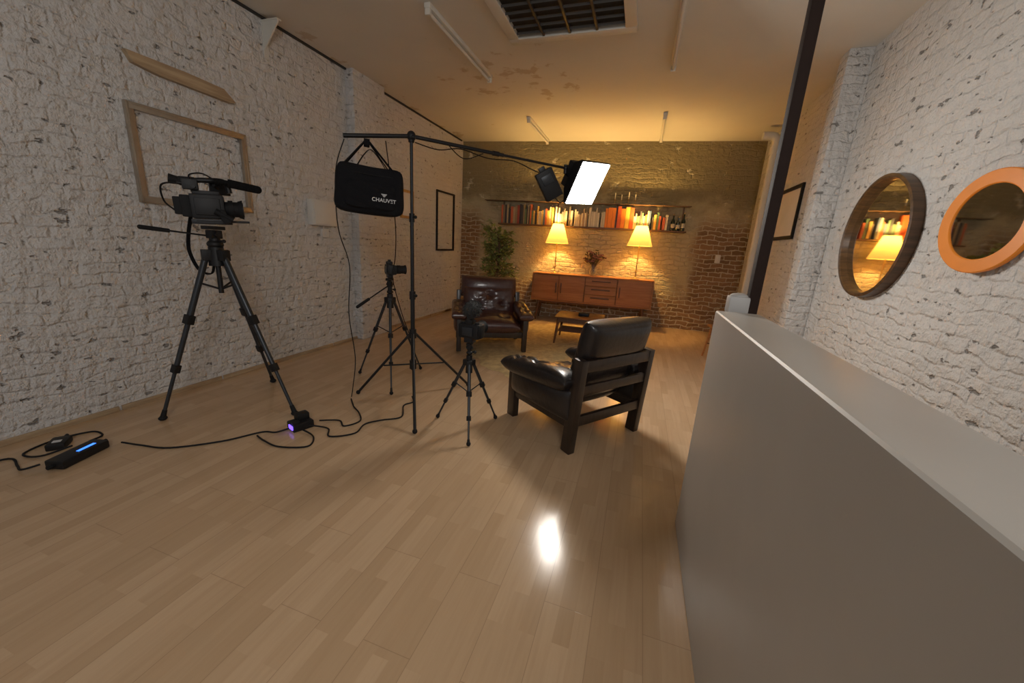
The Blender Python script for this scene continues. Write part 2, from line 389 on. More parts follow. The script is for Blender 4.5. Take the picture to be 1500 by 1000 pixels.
# ---------------------------------------------------------------- sideboard
ANG=math.atan(SK)
sb=root('sideboard',(-.87,yw(-.87)-.27,0),'long teak sideboard with doors and drawers against brick wall','sideboard',rot=(0,0,ANG))
W,D,zb,zt=2.30,.45,.40,.94
mc=M()
mc.box((0,0,zt-.012),(W,D,.024),bev=.004).box((0,0,zb+.012),(W,D,.024),bev=.004)
mc.box((-W/2+.012,0,(zb+zt)/2),(.024,D,zt-zb-.03)).box((W/2-.012,0,(zb+zt)/2),(.024,D,zt-zb-.03)).box((0,D/2-.01,(zb+zt)/2),(W-.03,.012,zt-zb-.03))
for x in (-.11,.49): mc.box((x,.02,(zb+zt)/2),(.02,D-.05,zt-zb-.04))
mc.ob('body',teak,sb)
def front(x1,x2,z1,z2,name,kind):
    d=M().box(((x1+x2)/2,-D/2+.008,(z1+z2)/2),(x2-x1-.008,.022,z2-z1-.008),bev=.002,seg=1).ob(name,teak,sb)
    cx,cz=(x1+x2)/2,(z1+z2)/2
    if kind=='h': M().box((cx,-D/2-.010,cz+.02),((x2-x1)*.6,.020,.024),bev=.005).ob('handle',teak_dark,d)
    else: M().box((x2-.05 if kind=='r' else x1+.05,-D/2-.010,cz),(.022,.020,.20),bev=.005).ob('handle',teak_dark,d)
a,b=zb+.026,zt-.026
front(-1.125,-.62,a,b,'door','r'); front(-.62,-.115,a,b,'door','l')
dz=(b-a)/3
for i in range(3): front(-.105,.485,a+i*dz,a+(i+1)*dz,'drawer','h')
front(.495,1.125,a,b,'door','l')
for sx in (-1,1):
    for sy in (-1,1):
        M().cyl((sx*1.04,sy*.19,0),(sx*1.0,sy*.16,zb),.017,.032,14).ob('leg',teak_dark,sb)
for s in (-1,1): M().box((0,s*.14,zb-.02),(2.0,.03,.04)).ob('base_rail',teak_dark,sb)

# ---------------------------------------------------------------- lamps
bulbm=pmat('bulb_glow',(1,.8,.5),.4,emit=(1,.6,.22),es=20)
def table_lamp(x,y,bottom,top,rb,rt):
    r=root('table_lamp',(x,y,.941),'slim table lamp with glowing yellow conical shade on sideboard','lamp',group='lamps on the sideboard')
    z0=bottom-.94; z1=top-.94
    M().lathe([(.001,0),(.085,0),(.085,.01),(.03,.022),(.012,.04),(.001,.045)],seg=28).ob('base',brass,r)
    M().cyl((0,0,.03),(0,0,z0+.12),.010).sph((0,0,.14),.02).sph((0,0,.3),.016).cyl((0,0,z0+.1),(0,0,z0+.17),.018).ob('pole',brass,r)
    M().lathe([(rb,z0),(rb*.995,z0+.012),((rb+rt)/2,(z0+z1)/2),(rt,z1)],seg=72,wave=.018).ob('lamp_shade',SHADE,r,ang=80)
    M().sph((0,0,z0+.2),(.03,.03,.045)).ob('bulb',bulbm,r)
    M().tube([(rt*.98,0,z1-.004),(rt*.5,0,z1-.004),(0,0,z1-.01),(-rt*.5,0,z1-.004),(-rt*.98,0,z1-.004)],.003).cyl((0,0,z0+.16),(0,0,z1),.003).ob('shade_ring',brass,r)
    l=bpy.data.lights.new('lamp_glow','POINT'); l.energy=98; l.color=(1,.60,.19); l.shadow_soft_size=.05
    lo=bpy.data.objects.new('lamp_glow',l); COL.objects.link(lo); lo.parent=r; lo.location=(0,0,z0+.27)
table_lamp(-1.60,7.57,1.515,1.88,.22,.10)
table_lamp(-.06,7.66,1.55,1.91,.22,.10)

vs=root('flower_vase',(-.86,7.68,.941),'glass vase with full bouquet of dark reddish dried flowers','vase')
M().lathe([(.001,0),(.045,0),(.06,.05),(.06,.14),(.04,.2),(.045,.23),(.04,.228),(.035,.2),(.052,.14),(.052,.05),(.04,.01),(.001,.01)],seg=24).ob('vase_body',glass,vs)
ms=M(); mfw=M(); ml=M()
for i in range(64):
    a=random.uniform(0,6.28); rr=random.uniform(.01,.21); z=.27+random.uniform(0,.30)*(1-rr/.32)
    p=Vector((rr*math.cos(a),rr*math.sin(a)*.7,z)); ms.tube([(0,0,.05),(p.x*.25,p.y*.25,.2),p],.003,5)
    if i%2:
        for k in range(6):
            b_=k*1.047; mfw.sph(p+Vector((.024*math.cos(b_),.024*math.sin(b_),0)),(.02,.02,.014),6)
        mfw.sph(p+Vector((0,0,.008)),.016,6)
    else:
        for k in range(3): ml.sph(p+Vector((random.uniform(-.03,.03),random.uniform(-.03,.03),random.uniform(-.03,.03))),(.016,.03,.009),6)
ms.ob('stems',bark,vs); mfw.ob('flower_heads',pmat('dusty_red',(.30,.14,.12),.7,var=.7,scale=22),vs,ang=80,kind='stuff'); ml.ob('leaves',pmat('dark_leaf',(.09,.07,.03),.6,var=.4),vs,ang=80)

# ---------------------------------------------------------------- shelf with books
ZS=1.86; ZU=2.29
def onwall(x,off): return Vector((x,yw(x)-off,0))
sh=root('bookshelf',(-1.1,yw(-1.1)-.105,ZS),'long two-plank wooden wall shelf holding books','shelf',rot=(0,0,ANG))
M().box((.02,0,-.014),(3.6,.20,.028),bev=.004).ob('lower_board',shelfwood,sh)
M().box((-.12,.02,ZU-ZS+.008),(3.95,.15,.014),bev=.003).ob('upper_board',shelfwood,sh)
for x in (-1.72,-.6,.55,1.75): M().box((x,.09,(ZU-ZS)/2),(.025,.02,ZU-ZS)).ob('bracket',shelfwood,sh)
pal_dark=[(.06,.03,.02),(.10,.05,.03),(.04,.04,.05),(.26,.20,.12),(.38,.30,.19),(.28,.06,.04)]
pal_mix=[(.6,.5,.35),(.5,.12,.05),(.08,.12,.2),(.55,.35,.09),(.66,.58,.45),(.1,.18,.1),(.05,.05,.05)]
pal_white=[(.66,.6,.48),(.56,.5,.4),(.1,.09,.08),(.6,.54,.44),(.4,.28,.18)]
pal_or=[(.78,.24,.02),(.8,.42,.03),(.75,.5,.08),(.62,.12,.03)]
def colname(c):
    r,g,b=c
    if max(c)<.13: return 'dark'
    if r>.5 and g>.48 : return 'cream'
    if r>.45 and g<.2: return 'red'
    if r>.65 and g<.5: return 'orange'
    if g>r and g>b: return 'green'
    if b>r: return 'blue'
    return 'brown' if r<.5 else 'yellow'
bmats={}
def bmat(c):
    if c not in bmats: bmats[c]=pmat('cover_%s'%colname(c),c,.55,var=.12,scale=25)
    return bmats[c]
def book(x,w,h,d,c,lean=0):
    p=onwall(x,.11)
    r=root('book',(p.x,p.y,ZS+.001),'%s book standing upright on the wall shelf'%colname(c),'book',rot=(0,lean,ANG),group='books on the wall shelf')
    M().box((0,0,h/2),(w,d,h),bev=min(.003,w*.2),seg=1).ob('cover',bmat(c),r)
    M().box((0,.004,h/2+.001),(w*.7,d-.006,h+.001)).ob('pages',paper,r)
x=-2.82
while x<.37:
    if x<-2.2: pal=pal_dark if random.random()<.7 else pal_mix
    elif x<-1.75: pal=pal_mix
    elif x<-.8: pal=pal_white
    elif x<-.28: pal=pal_or
    else: pal=pal_mix
    w=random.uniform(.022,.048)
    if -.8<x<-.28: w=random.uniform(.05,.085); h=random.uniform(.35,.40)
    elif x<-2.2: h=random.uniform(.28,.39)
    else: h=random.uniform(.22,.36)
    book(x+w/2,w-.002,h,random.uniform(.13,.16),random.choice(pal)); x+=w
    if random.random()<.05: x+=.03
bg=pmat('dark_bottle_glass',(.02,.03,.015),.1,coat=.5)
for i,(x,h,s) in enumerate(((.475,.3,1.0),(.565,.26,1.1),(.655,.33,.95))):
    p=onwall(x,.11); r=root('bottle',(p.x,p.y,ZS+.001),'dark glass bottle standing at the end of the shelf','bottle',group='bottles on the wall shelf')
    M().lathe([(.001,0),(.034*s,0),(.036*s,.01),(.036*s,h*.55),(.012,h*.72),(.012,h*.95),(.001,h*.95)],seg=20).ob('bottle_body',bg,r)
    M().cyl((0,0,h*.92),(0,0,h),.014,.014,12).ob('cap',brass,r)
    M().lathe([(.0368*s,h*.18),(.0368*s,h*.42)],seg=20).ob('bottle_label',paper,r)
for x,h in ((-.62,.20),(-.50,.17),(-.37,.22),(-.25,.18)):
    p=onwall(x,.085); r=root('candlestick',(p.x,p.y,ZS+ZU-ZS+.0155),'slim candlestick with pale candle on the top shelf board','candlestick',group='candlesticks above the books')
    M().lathe([(.001,0),(.03,0),(.03,.005),(.006,.012),(.006,h*.35),(.014,h*.4),(.012,h*.45),(.001,h*.45)],seg=20).ob('holder',brass,r)
    M().cyl((0,0,h*.44),(0,0,h),.009,.008,14).ob('candle',candle,r)

# ---------------------------------------------------------------- potted plant
pt=root('potted_plant',(-2.60,7.0,0),'leafy green potted tree standing behind the armchair','plant')
M().lathe([(.001,0),(.13,0),(.17,.3),(.185,.3),(.185,.34),(.165,.34),(.16,.30),(.001,.30)],seg=32).ob('pot',terracotta,pt)
M().lathe([(.001,.31),(.16,.30)],seg=24).ob('soil',bark,pt)
mbk=M(); ml=M()
mbk.tube([(0,0,.28),(.02,0,.6),(-.01,.01,.9),(.02,0,1.2),(.0,0,1.55)],.016); mbk.tube([(.03,.02,.28),(-.02,.02,.7),(.03,0,1.05)],.012)
def leaf(p,d,l):
    d=d.normalized(); s=d.cross(Vector((random.uniform(-.4,.4),random.uniform(-.4,.4),1))).normalized()
    n=s.cross(d); w=l*.28
    b=ml.bm; vsx=[p,p+d*l*.35+s*w-n*.004,p+d*l*.75+s*w*.6-n*l*.08,p+d*l-n*l*.18,p+d*l*.75-s*w*.6-n*l*.08,p+d*l*.35-s*w-n*.004]
    V=[b.verts.new(v) for v in vsx]; mid=b.verts.new(p+d*l*.4+n*.006)
    for i in range(6): b.faces.new((V[i],V[(i+1)%6],mid))
for i in range(84):
    a=i*2.4; z0=.75+.85*(i/84)+random.uniform(-.08,.08); el=random.uniform(-.3,.8)
    L_=random.uniform(.26,.46)*(1-.12*(z0-.7)); d=Vector((math.cos(a)*math.cos(el),math.sin(a)*math.cos(el)*.75,math.sin(el)))
    p0=Vector((0,0,z0)); p1=p0+d*L_*.55+Vector((0,0,.06)); p2=p0+d*L_+Vector((0,0,.03))
    if p2.z>1.95: p2.z=1.95
    mbk.tube([p0,p1,p2],.004,5)
    for k in range(14):
        u=.3+.7*k/13; q=p0.lerp(p1,min(1,u*1.8)) if u<.55 else p1.lerp(p2,(u-.55)/.45)
        dd=d*.6+Vector((random.uniform(-1,1),random.uniform(-1,1),random.uniform(-.7,.7)))
        leaf(q,dd,random.uniform(.06,.11))
mbk.ob('branches',bark,pt); ml.ob('foliage',leafm,pt,ang=180)

# ---------------------------------------------------------------- rug
rg=M(); b=rg.bm; rings=[]
NR,NS=26,110
for i in range(NR+1):
    f=i/NR; ring=[]
    for j in range(NS):
        a=2*math.pi*j/NS; k=1+.02*math.sin(a*17)+.012*math.sin(a*31+1)
        z=.026*(1-max(0,f-.93)/.07*.95)+random.uniform(-.005,.005)*(f<.98)
        ring.append(b.verts.new((1.28*f*k*math.cos(a),1.72*f*k*math.sin(a),max(.002,z))))
    rings.append(ring)
for p,q in zip(rings[1:],rings[2:]):
    for j in range(NS): b.faces.new((p[j],p[(j+1)%NS],q[(j+1)%NS],q[j]))
b.faces.new(rings[1])
for v in rings[0]: b.verts.remove(v)
rg.ob('rug',rugm,None,(-.95,5.55,0),ang=180,label='shaggy golden beige oval rug under the armchairs and table',category='rug')

# ---------------------------------------------------------------- coffee table
ct=root('coffee_table',(-.77,5.86,.032),'low dark teak coffee table with lower shelf on rug','table',rot=(0,0,rad(3)))
M().box((0,0,.40),(.72,.62,.022),bev=.005).ob('table_top',teak_table,ct)
for c,s in (((0,-.28,.36),(.6,.02,.05)),((0,.28,.36),(.6,.02,.05)),((-.31,0,.36),(.02,.54,.05)),((.31,0,.36),(.02,.54,.05))): M().box(c,s).ob('apron',teak_dark,ct)
for sx in (-1,1):
    for sy in (-1,1): M().cyl((sx*.34,sy*.29,0),(sx*.30,sy*.26,.39),.014,.024,14).ob('leg',teak_table,ct)
ml_=M()
for i in range(9): ml_.cyl((-.31,-.2+i*.05,.18),(.31,-.2+i*.05,.18),.007,seg=8)
ml_.cyl((-.31,-.26,.18),(-.31,.26,.18),.01).cyl((.31,-.26,.18),(.31,.26,.18),.01).ob('lower_shelf',teak_dark,ct)
bx=root('speaker',(-.72,5.84,.444),'small black rectangular device on the coffee table','speaker')
M().box((0,0,.025),(.16,.09,.05),bev=.012).ob('body',black_plastic,bx)
M().lathe([(.03,.051),(.025,.056),(.001,.056)],seg=20).ob('dial',dark_grey,bx)

st=root('wooden_stool',(1.30,5.95,0),'reddish teak stool standing by the white wall','stool',rot=(0,0,rad(8)))
M().box((0,0,.47),(.46,.42,.03),bev=.01).ob('seat',teak,st)
for sx in (-1,1):
    for sy in (-1,1): M().cyl((sx*.22,sy*.2,0),(sx*.17,sy*.15,.46),.014,.02,14).ob('leg',teak,st)
for s in (-1,1): M().cyl((-.2,s*.17,.2),(.2,s*.17,.2),.01).ob('stretcher',teak_dark,st)

# ---------------------------------------------------------------- armchairs
def cushion(w,d,h,btn,mat,name,parent,loc,rot,puff=.35,nx=34,ny=34):
    bm=bmesh.new()
    def prof(u,v):
        e=(1-abs(u)**5)*(1-abs(v)**5); return max(0,e)**.42
    top={};bot={}
    for i in range(nx+1):
        for j in range(ny+1):
            u=math.sin((i/nx-.5)*math.pi*.98)/math.sin(.49*math.pi); v=math.sin((j/ny-.5)*math.pi*.98)/math.sin(.49*math.pi)
            x=u*w/2;y=v*d/2
            t=prof(u,v)*h/2
            dip=0
            for bx_,by_ in btn:
                rr=math.hypot(x-bx_,y-by_); th=math.atan2(y-by_,x-bx_)
                dip+=.042*math.exp(-(rr/.045)**2)+.012*math.exp(-(rr/.13)**2)*(1+math.cos(th*8)*.8)
            bul=puff*h*.35*(1-u*u)*(1-v*v)
            top[i,j]=bm.verts.new((x,y,t+(bul-dip)*min(1,prof(u,v)*1.2)))
            bot[i,j]=top[i,j] if i in(0,nx) or j in(0,ny) else bm.verts.new((x,y,-t))
    for i in range(nx):
        for j in range(ny):
            bm.faces.new((top[i,j],top[i+1,j],top[i+1,j+1],top[i,j+1]))
            bm.faces.new((bot[i,j+1],bot[i+1,j+1],bot[i+1,j],bot[i,j]))
    m=M(); m.bm.free(); m.bm=bm
    o=m.ob(name,mat,parent,loc,rot,ang=70)
    for bx_,by_ in btn:
        M().sph((bx_,by_,h/2+puff*h*.3*(1-(2*bx_/w)**2)*(1-(2*by_/d)**2)-.042),(.012,.012,.007),10).ob('button',mat,o)
    return o
def armchair(loc,ang,label,mat,hw=.365,hd=.37,hh=.835):
    r=root('armchair',loc,label,'armchair',rot=(0,0,ang),group='leather lounge armchairs')
    cw=2*hw-.13
    for sx in (-1,1):
        M().box((sx*hw,-hd,.24),(.06,.09,.48),bev=.008).ob('leg',darkwood,r)
        M().box((sx*hw,hd-.01,.36),(.06,.09,.72),rot=(rad(-4),0,0),bev=.008).ob('leg',darkwood,r)
        M().box((sx*hw,0,.225),(.04,2*hd,.07),bev=.006).ob('side_rail',darkwood,r)
        M().box((sx*hw,-.01,.455),(.05,2*hd,.04),bev=.006).ob('arm_rail',darkwood,r)
        cushion(.24,2*hd-.02,.12,[],mat,'side_panel',r,(sx*(hw+.012),-.01,.365),(0,rad(90),0),.3,14,26)
        cushion(.19,2*hd+.06,.15,[(0,-.24),(0,-.02)],mat,'arm_pad',r,(sx*(hw+.005),-.055,.505),(rad(4),0,0),.3,18,34)
    M().box((0,-hd+.01,.225),(2*hw-.03,.04,.08),bev=.006).ob('front_rail',darkwood,r)
    M().box((0,hd,.25),(2*hw-.03,.035,.075),bev=.006).ob('back_rail',darkwood,r)
    M().box((0,hd+.02,.49),(2*hw-.03,.03,.07),bev=.006).ob('back_rail',darkwood,r)
    M().box((0,hd+.035,.67),(2*hw+.01,.035,.085),bev=.008).ob('back_rail',darkwood,r)
    k=cw*.235
    cushion(cw,.66,.22,[(-k,-.12),(k,-.12),(-k,.12),(k,.12)],mat,'seat_cushion',r,(0,-.09,.345),(rad(5),0,0),.5)
    cushion(cw,.46,.18,[(-k,-.05),(k,-.05),(0,.09),],mat,'back_cushion',r,(0,.255,.58),(rad(76),0,0),.5)
    cushion(cw+.06,.27,.20,[],mat,'head_cushion',r,(0,.35,hh),(rad(78),0,0),.5)
    return r
armchair((-.38,3.03,0),rad(-126.9),'black leather lounge armchair with dark wood frame, seen from behind',leather_b)
armchair((-1.93,4.98,.036),rad(27),'maroon tufted leather lounge armchair with dark wood frame',leather,hw=.44,hd=.38,hh=.80)

# ---------------------------------------------------------------- tripods
def tripod(loc,apex,rx,feet,label,thick=.016,headh=.14,handle=None,spread_h=.35,mat=dark_grey):
    r=root('tripod',loc,label,'tripod')
    for fx,fy in feet:
        d=Vector((fx,fy,0)).normalized()
        top=Vector((d.x*rx,d.y*rx,apex)); ft=Vector((fx,fy,.02)); m=M()
        mid=top.lerp(ft,.40); mid2=top.lerp(ft,.70)
        m.cyl(top,mid,thick,seg=14)
        m.cyl(top.lerp(ft,.35),mid2,thick*.8,seg=12)
        m.cyl(mid2-(mid2-top)*.05,ft,thick*.58,seg=12)
        leg=m.ob('leg',mat,r)
        q=Vector((0,0,1)).rotation_difference((top-ft).normalized()).to_matrix()
        M().box(mid,(thick*2.7,thick*2.3,thick*3.2),rot=q,bev=.004).ob('leg_clamp',black_plastic,leg)
        M().box(mid2,(thick*2.2,thick*2.0,thick*2.8),rot=q,bev=.004).ob('leg_clamp',black_plastic,leg)
        M().sph((fx,fy,.018),(thick*1.3,thick*1.3,.018),12).cyl((fx,fy,.02),top.lerp(ft,.95),thick*.9,thick*.7).ob('foot',black_rubber,leg)
    m=M()
    m.cyl((0,0,apex-.09),(0,0,apex+.05),rx*.95,rx*.8,20)
    for fx,fy in feet:
        d=Vector((fx,fy,0)).normalized(); m.box((d.x*rx,d.y*rx,apex-.01),(thick*3,thick*3,thick*3.6),rot=(0,0,math.atan2(d.y,d.x)),bev=.005)
    m.ob('crown',black_plastic,r)
    m=M(); m.cyl((0,0,spread_h-.03),(0,0,apex+.06),thick*.8,seg=14)
    for fx,fy in feet:
        d=Vector((fx,fy,0)).normalized(); top=Vector((d.x*rx,d.y*rx,apex)); ft=Vector((fx,fy,.02))
        k=(apex-spread_h-.05)/apex; q=top.lerp(ft,min(.85,k)); m.cyl((0,0,spread_h),q,thick*.35,seg=8)
    m.ob('center_brace',black_metal,r)
    h=M(); z=apex+.05
    h.sph((0,0,z+.02),(rx*.9,rx*.9,rx*.6),18).cyl((0,0,z+.03),(0,0,z+headh*.65),rx*.62,rx*.55,18)
    h.box((0,0,z+headh*.6),(rx*1.1,rx*1.4,headh*.4),bev=.008).cyl((-rx*.9,0,z+headh*.6),(rx*.9,0,z+headh*.6),rx*.42,seg=16)
    h.box((0,0,z+headh*.9),(rx*1.2,rx*2.2,headh*.16),bev=.004)
    ho=h.ob('tripod_head',black_plastic,r)
    M().cyl((rx*.9,0,z+headh*.3),(rx*1.6,0,z+headh*.3),.007).sph((rx*1.6,0,z+headh*.3),.013,8).ob('knob',black_plastic,ho)
    if handle:
        p0=Vector((-rx*.5,0,z+headh*.5)); p1=Vector(handle)
        m=M(); m.cyl(p0,p1,.006,seg=10); m.cyl(p0.lerp(p1,.62),p1,.014,.015,12).sph(p1,.015,10); m.ob('pan_handle',black_rubber,ho)
    return r
tripod((-3.08,2.12,0),1.25,.06,[(-.21,-.41),(.57,.06),(-.19,.51)],'large black video tripod standing on laminate floor',thick=.022,headh=.155,handle=(-.12,-.39,1.42),spread_h=.98)
tripod((-2.33,3.23,0),.85,.035,[(-.39,-.02),(.25,-.36),(.10,.40)],'medium black tripod holding a stills camera',thick=.014,headh=.16,handle=(-.2,-.24,.78),spread_h=.5)
tripod((-1.155,2.58,0),.555,.028,[(-.29,.04),(.135,-.27),(.155,.23)],'small black tripod holding camera with fuzzy microphone',thick=.013,headh=.1,spread_h=.3)

def vid_cam(loc,ang):
    r=root('video_camera',loc,'black cinema camera rig with top handle, microphone and hanging strap','camera',rot=(rad(2),0,ang))
    M().box((0,-.02,.13),(.14,.20,.17),bev=.014).box((.075,-.02,.13),(.02,.15,.12),bev=.005).box((-.075,-.03,.14),(.02,.13,.11),bev=.005).box((0,-.02,.225),(.09,.16,.03),bev=.006).ob('body',black_plastic,r)
    M().cyl((0,.07,.12),(0,.17,.12),.052,.056,28).cyl((0,.10,.12),(0,.13,.12),.064,seg=28).cyl((0,.16,.12),(0,.19,.12),.06,.07,28).ob('lens',black_rubber,r)
    M().cyl((0,.188,.12),(0,.194,.12),.055,seg=28).ob('lens_glass',pmat('lens_glass',(.02,.02,.03),.05,coat=1),r)
    M().box((0,-.145,.13),(.10,.06,.15),bev=.01).box((0,-.19,.13),(.085,.05,.12),bev=.008).ob('battery',black_rubber,r)
    M().tube([(0,-.09,.23),(0,-.085,.30),(0,.0,.315),(0,.10,.31),(0,.12,.235)],.018,10).ob('top_handle',black_plastic,r)
    M().cyl((.075,.04,.31),(.075,.18,.295),.018,seg=16).cyl((.075,.12,.30),(.075,.30,.27),.030,.028,18).sph((.075,.30,.27),.028,16).box((.05,.06,.30),(.05,.04,.03),bev=.005).ob('microphone',micfoam,r)
    M().box((-.11,.06,.27),(.03,.13,.09),rot=(0,.2,.3),bev=.006).cyl((-.03,.03,.29),(-.11,.05,.27),.010).ob('screen',black_plastic,r)
    M().box((-.02,-.12,.30),(.06,.10,.06),bev=.01).cyl((-.02,-.16,.30),(-.02,-.22,.31),.026,.034,16).ob('viewfinder',black_rubber,r)
    M().box((.06,-.10,.275),(.05,.09,.07),bev=.006).cyl((.06,-.14,.28),(.06,-.17,.28),.012).cyl((.085,-.08,.26),(.11,-.08,.26),.012).ob('audio_module',black_plastic,r)
    M().box((0,-.01,.025),(.09,.24,.035),bev=.005).cyl((-.04,-.1,.03),(-.04,.22,.03),.0075).cyl((.04,-.1,.03),(.04,.22,.03),.0075).ob('base_plate',black_metal,r)
    M().cyl((.10,.02,.10),(.10,.12,.04),.022,.018).box((.095,.07,.06),(.04,.05,.10),rot=(.4,0,0),bev=.012).ob('side_grip',black_rubber,r)
    M().tube([(-.07,-.14,.06),(-.12,-.18,-.08),(-.11,-.19,-.20),(-.08,-.15,-.33),(-.03,-.08,-.36),(.01,-.05,-.30),(.03,-.04,-.18)],.015,8,flat=.35).ob('strap',black_fabric,r)
    M().tube([(.06,-.17,.28),(.03,-.26,.26),(-.04,-.27,.16),(-.03,-.22,.10)],.006,6).ob('cable',black_rubber,r)
    M().tube([(.075,.05,.31),(.09,-.02,.35),(.07,-.09,.34),(.06,-.1,.31)],.005,6).ob('cable',black_rubber,r)
    return r
vid_cam((-3.07,2.13,1.458),rad(-38))
def stills_cam(loc,ang,label,s=1.0,mic=False):
    r=root('stills_camera',loc,label,'camera',rot=(0,0,ang)); r.scale=(s,s,s)
    M().box((0,0,.05),(.145,.06,.095),bev=.014).box((0,0,.108),(.055,.055,.035),bev=.012).box((.06,.015,.05),(.04,.07,.09),bev=.015).cyl((.05,0,.09),(.05,0,.108),.014).cyl((-.05,0,.09),(-.05,0,.106),.017).ob('body',black_plastic,r)
    M().cyl((0,.02,.05),(0,.13,.05),.036,.038,24).cyl((0,.07,.05),(0,.10,.05),.0405,seg=24).cyl((0,.125,.05),(0,.15,.05),.036,.044,24).ob('lens',black_rubber,r)
    M().box((0,-.034,.05),(.075,.01,.055),bev=.003).ob('screen',dark_grey,r)
    M().box((0,0,-.01),(.06,.05,.03),bev=.004).ob('base_plate',black_metal,r)
    if mic:
        M().box((0,0,.133),(.02,.05,.03)).cyl((0,-.03,.155),(0,.03,.155),.012).ob('mic_mount',black_metal,r)
        m=M()
        base=Vector((.0,.02,.19))
        m.sph(base,(.045,.075,.045),22)
        for i in range(260):
            v=Vector((random.gauss(0,1),random.gauss(0,1),random.gauss(0,1))).normalized(); p=base+Vector((v.x*.042,v.y*.07,v.z*.042))
            q=p+v*.02+Vector((0,0,-.006)); m.cyl(p,q,.003,.0006,4)
        m.ob('fuzzy_microphone',fuzz,r)
    else:
        M().box((0,.0,.132),(.022,.022,.016)).ob('hot_shoe',black_metal,r)
    return r
stills_cam((-2.33,3.23,1.088),rad(-40),'black stills camera mounted on medium tripod',1.05)
stills_cam((-1.155,2.58,.738),rad(-8),'black camera with fuzzy grey microphone on small tripod',1.2,True)

# ---------------------------------------------------------------- light stand + boom
ls=root('light_stand',(-1.86,2.90,0),'black steel light stand with low spread legs','light stand')
M().cyl((0,0,.28),(0,0,1.0),.019,seg=18).cyl((0,0,.96),(0,0,1.65),.016,seg=18).cyl((0,0,1.6),(0,0,2.19),.0125,seg=18).ob('pole',black_metal,ls)
for z,rr in ((.97,.026),(1.62,.022)):
    M().cyl((0,0,z-.04),(0,0,z+.03),rr,seg=18).cyl((0,0,z),(.05,-.03,z),.007).sph((.055,-.033,z),.014,10).ob('collar',black_plastic,ls)
for fx,fy in [(-.50,-.15),(.39,-.59),(.33,.50)]:
    v=Vector((fx,fy,0))
    lg=M().cyl(v*.04+Vector((0,0,.62)),v+Vector((0,0,.02)),.012,.012,12).ob('leg',black_metal,ls)
    M().cyl(Vector((0,0,.33))+v*.04,v*.52+Vector((0,0,.30)),.007,seg=10).ob('brace',black_metal,ls)
    M().sph(v+Vector((0,0,.02)),.02,10).ob('foot',black_rubber,lg)
for z in (.62,.33): M().cyl((0,0,z-.04),(0,0,z+.04),.031,seg=18).ob('leg_collar',black_plastic,ls)

ba=Vector((-2.22,2.55,2.16)); bb=Vector((-.80,3.90,2.185)); bm_=Vector((-1.86,2.90,2.235))
bo=root('boom_arm',bm_,'black boom pole clamped across the light stand top','boom arm')
M().cyl(ba-bm_,Vector((0,0,.0)),.016,seg=16).cyl((0,0,0),(bb-bm_)*.55,.015,seg=16).cyl((bb-bm_)*.5,bb-bm_,.011,seg=14).ob('pole',black_metal,bo)
M().sph((0,0,0),(.035,.035,.04),16).cyl((0,0,-.044),(0,0,.03),.024,seg=16).cyl((0,0,0),(.05,-.05,-.02),.008).sph((.055,-.055,-.02),.018,10).ob('clamp',black_plastic,bo)
M().cyl((bb-bm_)*.5-(bb-bm_).normalized()*.03,(bb-bm_)*.5+(bb-bm_).normalized()*.03,.02,seg=14).ob('collar',black_plastic,bo)
dvec=bb-bm_
M().tube([dvec*.02+Vector((0,0,-.04)),dvec*.15+Vector((0,0,-.06)),dvec*.28+Vector((0,0,-.02)),dvec*.45+Vector((0,0,-.05)),dvec*.62+Vector((0,0,-.03)),dvec*.75+Vector((0,0,-.07)),dvec*.86+Vector((0,0,-.10))],.0045,6).ob('cable',black_rubber,bo)
M().tube([dvec*.2,dvec*.3+Vector((0,0,-.09)),dvec*.42+Vector((0,0,-.02))],.004,6).ob('cable',black_rubber,bo)

def soft_box(sz,p=5.0,sag=.02):
    m=M(); r=bmesh.ops.create_cube(m.bm,size=2)
    bmesh.ops.subdivide_edges(m.bm,edges=m.bm.edges[:],cuts=12,use_grid_fill=True)
    for v in m.bm.verts:
        c=v.co; k=(abs(c.x)**p+abs(c.y)**p+abs(c.z)**p)**(1/p); q=c/k
        x,y,z=q.x,q.y,q.z
        bul=1+.18*(1-x*x)*(1-z*z)
        zz=z-(sag/sz[2]*2)*(1-x*x)*(1 if z>0 else .4)
        wr=.012*math.sin(x*7+z*3)*math.cos(z*5-x*2)
        v.co=Vector((x*sz[0]/2*(1-.05*z),y*sz[1]/2*bul+wr*y,zz*sz[2]/2))
    return m
bg_=root('equipment_bag',(-2.09,2.67,1.80),'black nylon equipment bag hanging from boom as counterweight','bag',rot=(0,rad(3),rad(42)))
soft_box((.50,.19,.36),7).ob('bag_body',black_fabric,bg_,ang=60)
soft_box((.36,.05,.20),6,sag=.0).ob('front_pocket',black_fabric,bg_,(.0,-.095,-.05),ang=60)
M().tube([(-.235,-.03,.09),(-.16,-.095,.10),(0,-.113,.095),(.16,-.095,.10),(.235,-.03,.09)],.004,6).ob('zipper',black_rubber,bg_)
topz=.352
for sy in (-.07,.07):
    M().tube([(-.20,sy,.14),(-.045,sy*.2,topz-.01),(-.015,sy*.2,topz-.01),(.17,sy,.14)],.016,8,smooth=False,flat=.3).ob('strap',black_fabric,bg_)
M().tube([(-.235,0,.10),(-.045,0,topz-.01),(-.015,0,topz-.01),(.235,0,.10)],.014,8,smooth=False,flat=.35).ob('strap',black_fabric,bg_)
M().tube([(-.1,-.07,.15),(-.05,-.04,.24),(0,.0,.29),(.06,-.03,.23),(.11,-.07,.15)],.010,8,flat=.3).ob('strap',black_fabric,bg_)
M().cyl((-.05,0,topz-.02),(-.01,0,topz-.02),.03,seg=14).ob('strap_wrap',black_fabric,bg_)
